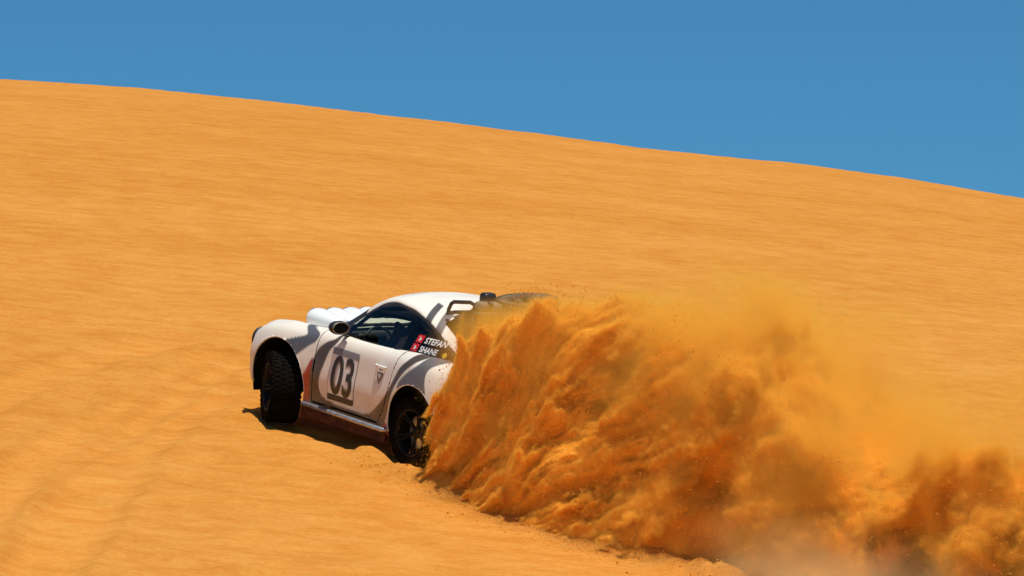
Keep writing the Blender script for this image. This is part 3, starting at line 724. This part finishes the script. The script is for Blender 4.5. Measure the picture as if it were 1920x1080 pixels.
# ---- roof rack over the rear window with a spare wheel and strapped kit
rk = bpy.data.objects.new('roof_rack', None); COL.objects.link(rk); rk.parent = car
for s in (1, -1):
    bm = bmesh.new(); tube(bm, [(-.95, s*.42, 1.47), (-.965, s*.42, 1.51), (-1.0, s*.42, 1.575), (-1.04, s*.42, 1.60), (-1.30, s*.42, 1.64), (-1.36, s*.42, 1.63), (-1.37, s*.42, 1.59), (-1.33, s*.42, 1.55), (-1.05, s*.42, 1.50)], .019, 10, True)
    tube(bm, [(-1.34, s*.42, 1.58), (-1.40, s*.43, 1.40), (-1.43, s*.44, 1.16)], .017, 8)
    bm_obj('side_rail', bm, M_black, rk, True)
for k, x_ in enumerate((-1.0, -1.12, -1.24, -1.36)):
    bm = bmesh.new(); tube(bm, [(x_, -.42, 1.49+(-1.0-x_)*.12), (x_, .42, 1.49+(-1.0-x_)*.12)], .014, 8); bm_obj('cross_bar', bm, M_black, rk, True)
bm = bmesh.new(); box(bm, (-1.0, -.02, 1.575), (.11, .15, .20), bev=.03); bm_obj('kit_bag', bm, M_black, rk, True)
bm = bmesh.new(); box(bm, (-1.20, .12, 1.56), (.16, .26, .12), Matrix.Rotation(-.3, 3, 'Z'), bev=.04); bm_obj('kit_bag', bm, M_kit, rk, True)
bm = bmesh.new(); box(bm, (-1.20, .12, 1.56), (.165, .05, .127), Matrix.Rotation(-.3, 3, 'Z'), bev=.01); bm_obj('strap', bm, M_black, rk)
sp = bpy.data.objects.new('spare_wheel', None); COL.objects.link(sp); sp.parent = car
sp.location = (-1.24, -.33, 1.545); sp.rotation_euler = (math.radians(84), 0, math.radians(-8))
tsrc = [o for o in COL.objects if o.name.startswith('tyre')][0]; rsrc = [o for o in COL.objects if o.name.startswith('rim')][0]
for src in (tsrc, rsrc):
    c = src.copy(); COL.objects.link(c); c.parent = sp; c.scale = (.93, .75, .93); c.material_slots[0].link = 'OBJECT'; c.material_slots[0].material = M_dustyr

# ------------------------------------------------------------------ the sand thrown up by the wheels
class Fx:
    """a field in a node tree, with arithmetic"""
    def __init__(s, t, k): s.t, s.k = t, k
    def _m(s, op, *a):
        n = s.t.nodes.new('ShaderNodeMath'); n.operation = op
        for i, v in enumerate((s,)+a):
            if isinstance(v, Fx): s.t.links.new(v.k, n.inputs[i])
            else: n.inputs[i].default_value = float(v)
        return Fx(s.t, n.outputs[0])
    def __add__(s, o): return s._m('ADD', o)
    __radd__ = __add__
    def __sub__(s, o): return s._m('SUBTRACT', o)
    def __rsub__(s, o): return (s*-1)+o
    def __mul__(s, o): return s._m('MULTIPLY', o)
    __rmul__ = __mul__
    def __truediv__(s, o): return s._m('DIVIDE', o)
    def min(s, o): return s._m('MINIMUM', o)
    def max(s, o): return s._m('MAXIMUM', o)
    def abs(s): return s._m('ABSOLUTE')
    def pow(s, o): return s._m('POWER', o)
    def sqrt(s): return s._m('SQRT')
    def clamp(s): n = s._m('ADD', 0.0); n.k.node.use_clamp = True; return n
    def ss(s, a, b):
        n = s.t.nodes.new('ShaderNodeMapRange'); n.interpolation_type = 'SMOOTHSTEP'; n.inputs[1].default_value = a; n.inputs[2].default_value = b; s.t.links.new(s.k, n.inputs[0]); return Fx(s.t, n.outputs[0])
    def curve(s, pts, x0, x1, y0, y1):
        u = ((s-x0)/(x1-x0)).clamp()
        n = s.t.nodes.new('ShaderNodeFloatCurve'); c = n.mapping.curves[0]
        P = [((p[0]-x0)/(x1-x0), (p[1]-y0)/(y1-y0)) for p in pts]
        while len(c.points) < len(P): c.points.new(.5, .5)
        for i, p in enumerate(P): c.points[i].location = p
        n.mapping.update(); s.t.links.new(u.k, n.inputs[1]); return Fx(s.t, n.outputs[0])*(y1-y0)+y0
def vec(t, x, y, z):
    n = t.nodes.new('ShaderNodeCombineXYZ')
    for i, v in enumerate((x, y, z)):
        if isinstance(v, Fx): t.links.new(v.k, n.inputs[i])
        else: n.inputs[i].default_value = v
    return n.outputs[0]
def nz(t, v, scale, det, rough=.5, lac=2.0):
    n = t.nodes.new('ShaderNodeTexNoise'); n.noise_dimensions = '3D'; n.inputs['Scale'].default_value = scale; n.inputs['Detail'].default_value = det; n.inputs['Roughness'].default_value = rough
    n.inputs['Lacunarity'].default_value = lac; t.links.new(v, n.inputs['Vector']); return Fx(t, n.outputs[0])-.5

def dust_mat():
    m = bpy.data.materials.new('airborne_sand'); m.use_nodes = True; t = m.node_tree; t.nodes.clear()
    o = t.nodes.new('ShaderNodeOutputMaterial'); v = t.nodes.new('ShaderNodeVolumePrincipled')
    v.inputs['Color'].default_value = (1.0, .625, .10, 1); v.inputs['Density'].default_value = VDENS; v.inputs['Anisotropy'].default_value = .0
    v.inputs['Density Attribute'].default_value = 'density'
    t.links.new(v.outputs[0], o.inputs['Volume']); return m
VDENS = 105.0; lo_, hi_ = 3.7, 4.1
M_dust = dust_mat()
M_core = mat('packed_sand', (.92, .50, .07), .95, spec=.0, bump=(45, .6, .02))
def plume_tree(B0, B1, L0, L1, U0, U1, VOX, lo, hi):
    t = bpy.data.node_groups.new('sand_plume_field', 'GeometryNodeTree'); t.interface.new_socket('Geometry', in_out='OUTPUT', socket_type='NodeSocketGeometry')
    pos = t.nodes.new('GeometryNodeInputPosition'); sp_ = t.nodes.new('ShaderNodeSeparateXYZ'); t.links.new(pos.outputs[0], sp_.inputs[0])
    b, l, u = [Fx(t, sp_.outputs[i]) for i in range(3)]          # metres behind the rear axle, to the left, above the ground
    P = vec(t, b, l, u)
    # polar streak coordinates round a point under the wheel
    w1 = nz(t, P, .55, 2); w2 = nz(t, P, 1.7, 3)
    bb = b+.7; uu = u+2.0
    r = (bb*bb+uu*uu).sqrt(); th = uu._m('ARCTAN2', bb)
    th = th+w1*.12+w2*.03
    streak = nz(t, vec(t, th*10., l*1.3+w1*1.2, r*.26), 3.6, 8, .70)*1.0
    sheet = nz(t, vec(t, th*10.+w2, l*1.0, r*.20), 1.25, 2, .5)
    streak = streak+sheet*.9
    billow = nz(t, vec(t, b+w2*.5, l+w1*.4, u-w2*.5), 1.5, 8, .62)
    rid = .5-nz(t, vec(t, b*.9+u*.5+w2*.3, l, u*.9-b*.45), 2.3, 6, .6).abs()*2
    far = b.ss(1.2, 5.0)
    utop = b.curve([(0, .10), (.30, .60), (.5, .95), (.75, 1.25), (1.0, 1.45), (1.4, 1.60), (2, 1.83), (3, 1.92), (4, 1.98), (4.8, 1.75), (5.6, 1.25), (6.4, 1.05), (7.2, 1.45), (8, 1.7), (9, 1.4), (11, .9), (12.5, .1)], 0, 12.5, -1, 4)
    lmax = b.curve([(0, 1.05), (.4, 1.12), (1, 1.22), (2, 1.36), (3, 1.34), (4.4, 1.12), (5.5, .90), (6.5, .75), (9, .6), (12.5, .4)], 0, 12.5, -1, 4)
    utop = utop-(l*-1).max(0)*far*.45
    lmax = lmax - u*.16*b.ss(1.0, 2.5)
    lmin = b.curve([(0, -.9), (.5, -1.1), (2, -1.3), (5, -1.35), (8, -1.2), (12.5, -1.0)], 0, 12.5, -4, 1)
    bmin = u.curve([(-.4, .74), (.4, .74), (.9, .78), (1.2, .88), (1.5, 1.10), (1.9, 1.75), (3.4, 4.0)], -.4, 3.4, 0, 5)
    E = (utop-u).min((lmax-l)*.9).min((l-lmin)*.9).min((b-bmin)*1.0)
    N_ = streak*(1-b.ss(2.5, 6.5)*.60)*.95 + billow*(.08+far*1.25) + rid*(.06+far*.18) - .05
    lid = E.min(.135-b.ss(4.0, 7.5)*.105)
    dens = lid+N_
    soft = .045+far*.13+u.ss(1.0, 2.3)*.26
    core = (dens/soft).clamp()
    veil = ((E+.62+billow*1.9)/1.1).clamp()
    veil = veil*veil*veil*.030*(b-bmin).ss(-.05, .8)
    wisp = ((E+1.35+b.ss(3.0, 4.4)*(b*-1).ss(-6.6, -5.2)*.45+billow*4.2+w1*2.2)/1.9).clamp()*b.ss(1.6, 3.4)*(u*-1).ss(-3.5, -2.6)*(l+.2).abs()._m('MULTIPLY', -1.).ss(-2.0, -1.0)
    wisp = wisp*wisp*wisp*wisp*.024
    smoke = b.ss(.6, 1.0)*(b*-1).ss(-2.9, -2.1)*(u-b*.06).ss(.70, .98)*((u-b*.22)*-1).ss(-1.66, -1.30)*l.ss(-.3, .2)*(l*-1).ss(-1.45, -1.05)
    smoke = smoke*(.5+streak*2.4).clamp()*.036
    mist = 0.0*b.ss(4.4, 5.8)*(b*-1).ss(-9., -7.)*(u*-1).ss(-.75, -.05)*l.ss(.2, 1.0)*(l*-1).ss(-2.1, -1.5)*(.55+billow*2.).clamp()*.035
    d = core.pow(1.4)+veil+wisp+smoke+mist
    d = d*((u+.4)/.06).clamp()
    inner = (dens-soft*.40-.005).min((u+.36))
    if lo is not None: d = d*b.ss(lo, hi); inner = inner.min(b-(lo+hi)/2)
    else: d = d*(b*-1).ss(-hi_, -lo_); inner = inner.min((lo_+hi_)/2-b)
    cube = t.nodes.new('GeometryNodeVolumeCube'); t.links.new(d.k, cube.inputs['Density'])
    cube.inputs['Min'].default_value = (B0, L0, U0); cube.inputs['Max'].default_value = (B1, L1, U1)
    cube.inputs['Resolution X'].default_value = int((B1-B0)/VOX); cube.inputs['Resolution Y'].default_value = int((L1-L0)/VOX); cube.inputs['Resolution Z'].default_value = int((U1-U0)/VOX)
    cube.inputs['Background'].default_value = 0
    cube2 = t.nodes.new('GeometryNodeVolumeCube'); t.links.new((inner*4+.5).clamp().k, cube2.inputs['Density'])
    cube2.inputs['Min'].default_value = (B0, L0, U0); cube2.inputs['Max'].default_value = (B1, L1, U1); q = VOX*1.15
    cube2.inputs['Resolution X'].default_value = int((B1-B0)/q); cube2.inputs['Resolution Y'].default_value = int((L1-L0)/q); cube2.inputs['Resolution Z'].default_value = int((U1-U0)/q)
    v2m = t.nodes.new('GeometryNodeVolumeToMesh'); v2m.resolution_mode = 'GRID'; v2m.inputs['Threshold'].default_value = .5; t.links.new(cube2.outputs[0], v2m.inputs['Volume'])
    ssm = t.nodes.new('GeometryNodeSetShadeSmooth'); t.links.new(v2m.outputs[0], ssm.inputs[0])
    sm2 = t.nodes.new('GeometryNodeSetMaterial'); sm2.inputs['Material'].default_value = M_core; t.links.new(ssm.outputs[0], sm2.inputs[0])
    sm = t.nodes.new('GeometryNodeSetMaterial'); sm.inputs['Material'].default_value = M_dust; t.links.new(cube.outputs[0], sm.inputs[0])
    jn = t.nodes.new('GeometryNodeJoinGeometry'); t.links.new(sm.outputs[0], jn.inputs[0]); t.links.new(sm2.outputs[0], jn.inputs[0])
    go = t.nodes.new('NodeGroupOutput'); t.links.new(jn.outputs[0], go.inputs[0])
    return t
XB = -XF; O2 = carpt(-1.175, 0, 0)
PM = Matrix(((XB.x, XL.x, XU.x, O2.x), (XB.y, XL.y, XU.y, O2.y), (XB.z, XL.z, XU.z, O2.z), (0, 0, 0, 1)))
plume = link('sand_plume', bpy.data.meshes.new('sand_plume')); plume.matrix_world = PM
plume.modifiers.new('near_field', 'NODES').node_group = plume_tree(.2, 4.15, -1.7, 2.1, -.4, 2.75, .0175, None, None)
tail = link('billow', bpy.data.meshes.new('billow'), plume)
tail.modifiers.new('far_field', 'NODES').node_group = plume_tree(3.65, 12.5, -2.3, 2.3, -.4, 3.6, .030, lo_, hi_)
plume['kind'] = 'stuff'; tail['kind'] = 'stuff'; plume['label'] = 'huge plume of orange sand thrown up behind the rally car'
S.cycles.volume_step_rate = 2.2; S.cycles.volume_max_steps = 160

# pale thin dust drifting low over the slope in front of the dark foot of the plume
t = bpy.data.node_groups.new('pale_dust_field', 'GeometryNodeTree'); t.interface.new_socket('Geometry', in_out='OUTPUT', socket_type='NodeSocketGeometry')
pos = t.nodes.new('GeometryNodeInputPosition'); sp_ = t.nodes.new('ShaderNodeSeparateXYZ'); t.links.new(pos.outputs[0], sp_.inputs[0])
b, l, u = [Fx(t, sp_.outputs[i]) for i in range(3)]
n1 = nz(t, vec(t, b*.8-u*.5, l, u+b*.25), 1.6, 6, .6)
d = b.ss(4.9, 6.2)*(b*-1).ss(-10.5, -7.5)*l.ss(.2, .8)*(l*-1).ss(-1.9, -1.3)*((u+n1*1.3)*-1).ss(-.95, -.10)*(.35+n1*3.6).clamp()
d = d*.5
cube = t.nodes.new('GeometryNodeVolumeCube'); t.links.new(d.k, cube.inputs['Density'])
cube.inputs['Min'].default_value = (4.6, .1, -.4); cube.inputs['Max'].default_value = (10.6, 2.0, 1.5)
for a_, n_ in zip('XYZ', (130, 46, 36)): cube.inputs['Resolution '+a_].default_value = n_
M_pale = dust_mat(); M_pale.name = 'pale_dust'; pv = [n for n in M_pale.node_tree.nodes if n.type == 'PRINCIPLED_VOLUME'][0]
pv.inputs['Color'].default_value = (1.0, .80, .42, 1); pv.inputs['Density'].default_value = 6.0
sm = t.nodes.new('GeometryNodeSetMaterial'); sm.inputs['Material'].default_value = M_pale; t.links.new(cube.outputs[0], sm.inputs[0])
go = t.nodes.new('NodeGroupOutput'); t.links.new(sm.outputs[0], go.inputs[0])
pale = link('drifting_dust', bpy.data.meshes.new('drifting_dust')); pale.matrix_world = PM; pale.modifiers.new('field', 'NODES').node_group = t
pale['kind'] = 'stuff'; pale['label'] = 'pale thin dust drifting low at the foot of the sand plume'

# flung grains and clods, and the crumbs that landed by the furrow
def grain_mesh(name, Pts, size, axis=None, m=None):
    n = len(Pts); tet = np.array([[1, 1, 1], [1, -1, -1], [-1, 1, -1], [-1, -1, 1]], float)*.6
    q = rng.normal(size=(n, 3, 3)); Q = np.linalg.qr(q)[0]
    V = np.einsum('kj,nij->nki', tet, Q)*size[:, None, None]
    if axis is not None: V = V+axis[:, None, :]*((V*axis[:, None, :]).sum(-1, keepdims=True))*1.6
    V = (V+Pts[:, None, :]).reshape(-1, 3)
    f = np.array([[0, 1, 2], [0, 3, 1], [0, 2, 3], [1, 3, 2]]); F = (np.arange(n)[:, None, None]*4+f[None]).reshape(-1, 3)
    return mesh_np(name, V, F, m, False)
n = 16000
gb = .55+rng.random(n)**1.3*8.5
ut = np.interp(gb, [.3, .6, 1, 1.4, 2, 3, 4, 5, 6, 7, 8, 10], [.5, 1.1, 1.5, 1.75, 2.0, 2.1, 2.1, 1.8, 1.3, 1.2, 1.3, 1.0])
gu = ut*(rng.random(n)**.75*1.10)
lm = np.interp(gb, [.3, 1, 2, 3, 4.4, 5.5, 6.5, 9], [1.1, 1.22, 1.36, 1.34, 1.12, .9, .75, .6])
gl = lm+.10+rng.exponential(.07, n)-.25*(rng.random(n) < .4)-gu*.05
keep = gb > np.interp(gu, [-.4, .5, .9, 1.2, 1.5, 1.9], [.74, .74, .78, .88, 1.1, 1.75])+.04
gb, gu, gl = gb[keep], gu[keep], gl[keep]
ax3 = np.stack([gb+.12, gl*0, gu+.85], -1); ax3 /= np.linalg.norm(ax3, axis=1)[:, None]
sz = .0022+rng.exponential(.0011, len(gb)); sz = np.minimum(sz, .009)
M_grain = mat('flying_sand', (.72, .33, .06), .95, spec=0)
gr = link('flying_sand', grain_mesh('flying_sand', np.stack([gb, gl, gu], -1), sz, ax3, M_grain), None); gr.matrix_world = PM
gr['kind'] = 'stuff'; gr['label'] = 'loose grains of sand flying off the edge of the plume'
n = 3000
gb = -.5+rng.random(n)*9.5; side_ = rng.random(n) < .85
lm = np.interp(gb, [-.5, .3, 1, 2, 3, 4.4, 5.5, 6.5, 9], [1.1, 1.1, 1.22, 1.36, 1.34, 1.12, .9, .75, .6])
gl = np.where(side_, lm+np.abs(rng.normal(0, .28, n))+.02, -lm-np.abs(rng.normal(0, .3, n)))
pts = []
for i in range(n):
    p = PM @ Vector((gb[i], gl[i], 0)); pts.append((p.x, p.y))
pts = np.array(pts); zz = zfull(pts[:, 0], pts[:, 1])
sz = np.minimum(.003+rng.exponential(.003, n), .025)
cl = link('sand_crumbs', grain_mesh('sand_crumbs', np.stack([pts[:, 0], pts[:, 1], zz+sz*.2], -1), sz, None, M_grain)); cl['kind'] = 'stuff'; cl['label'] = 'small crumbs of sand lying on the slope beside the furrow'
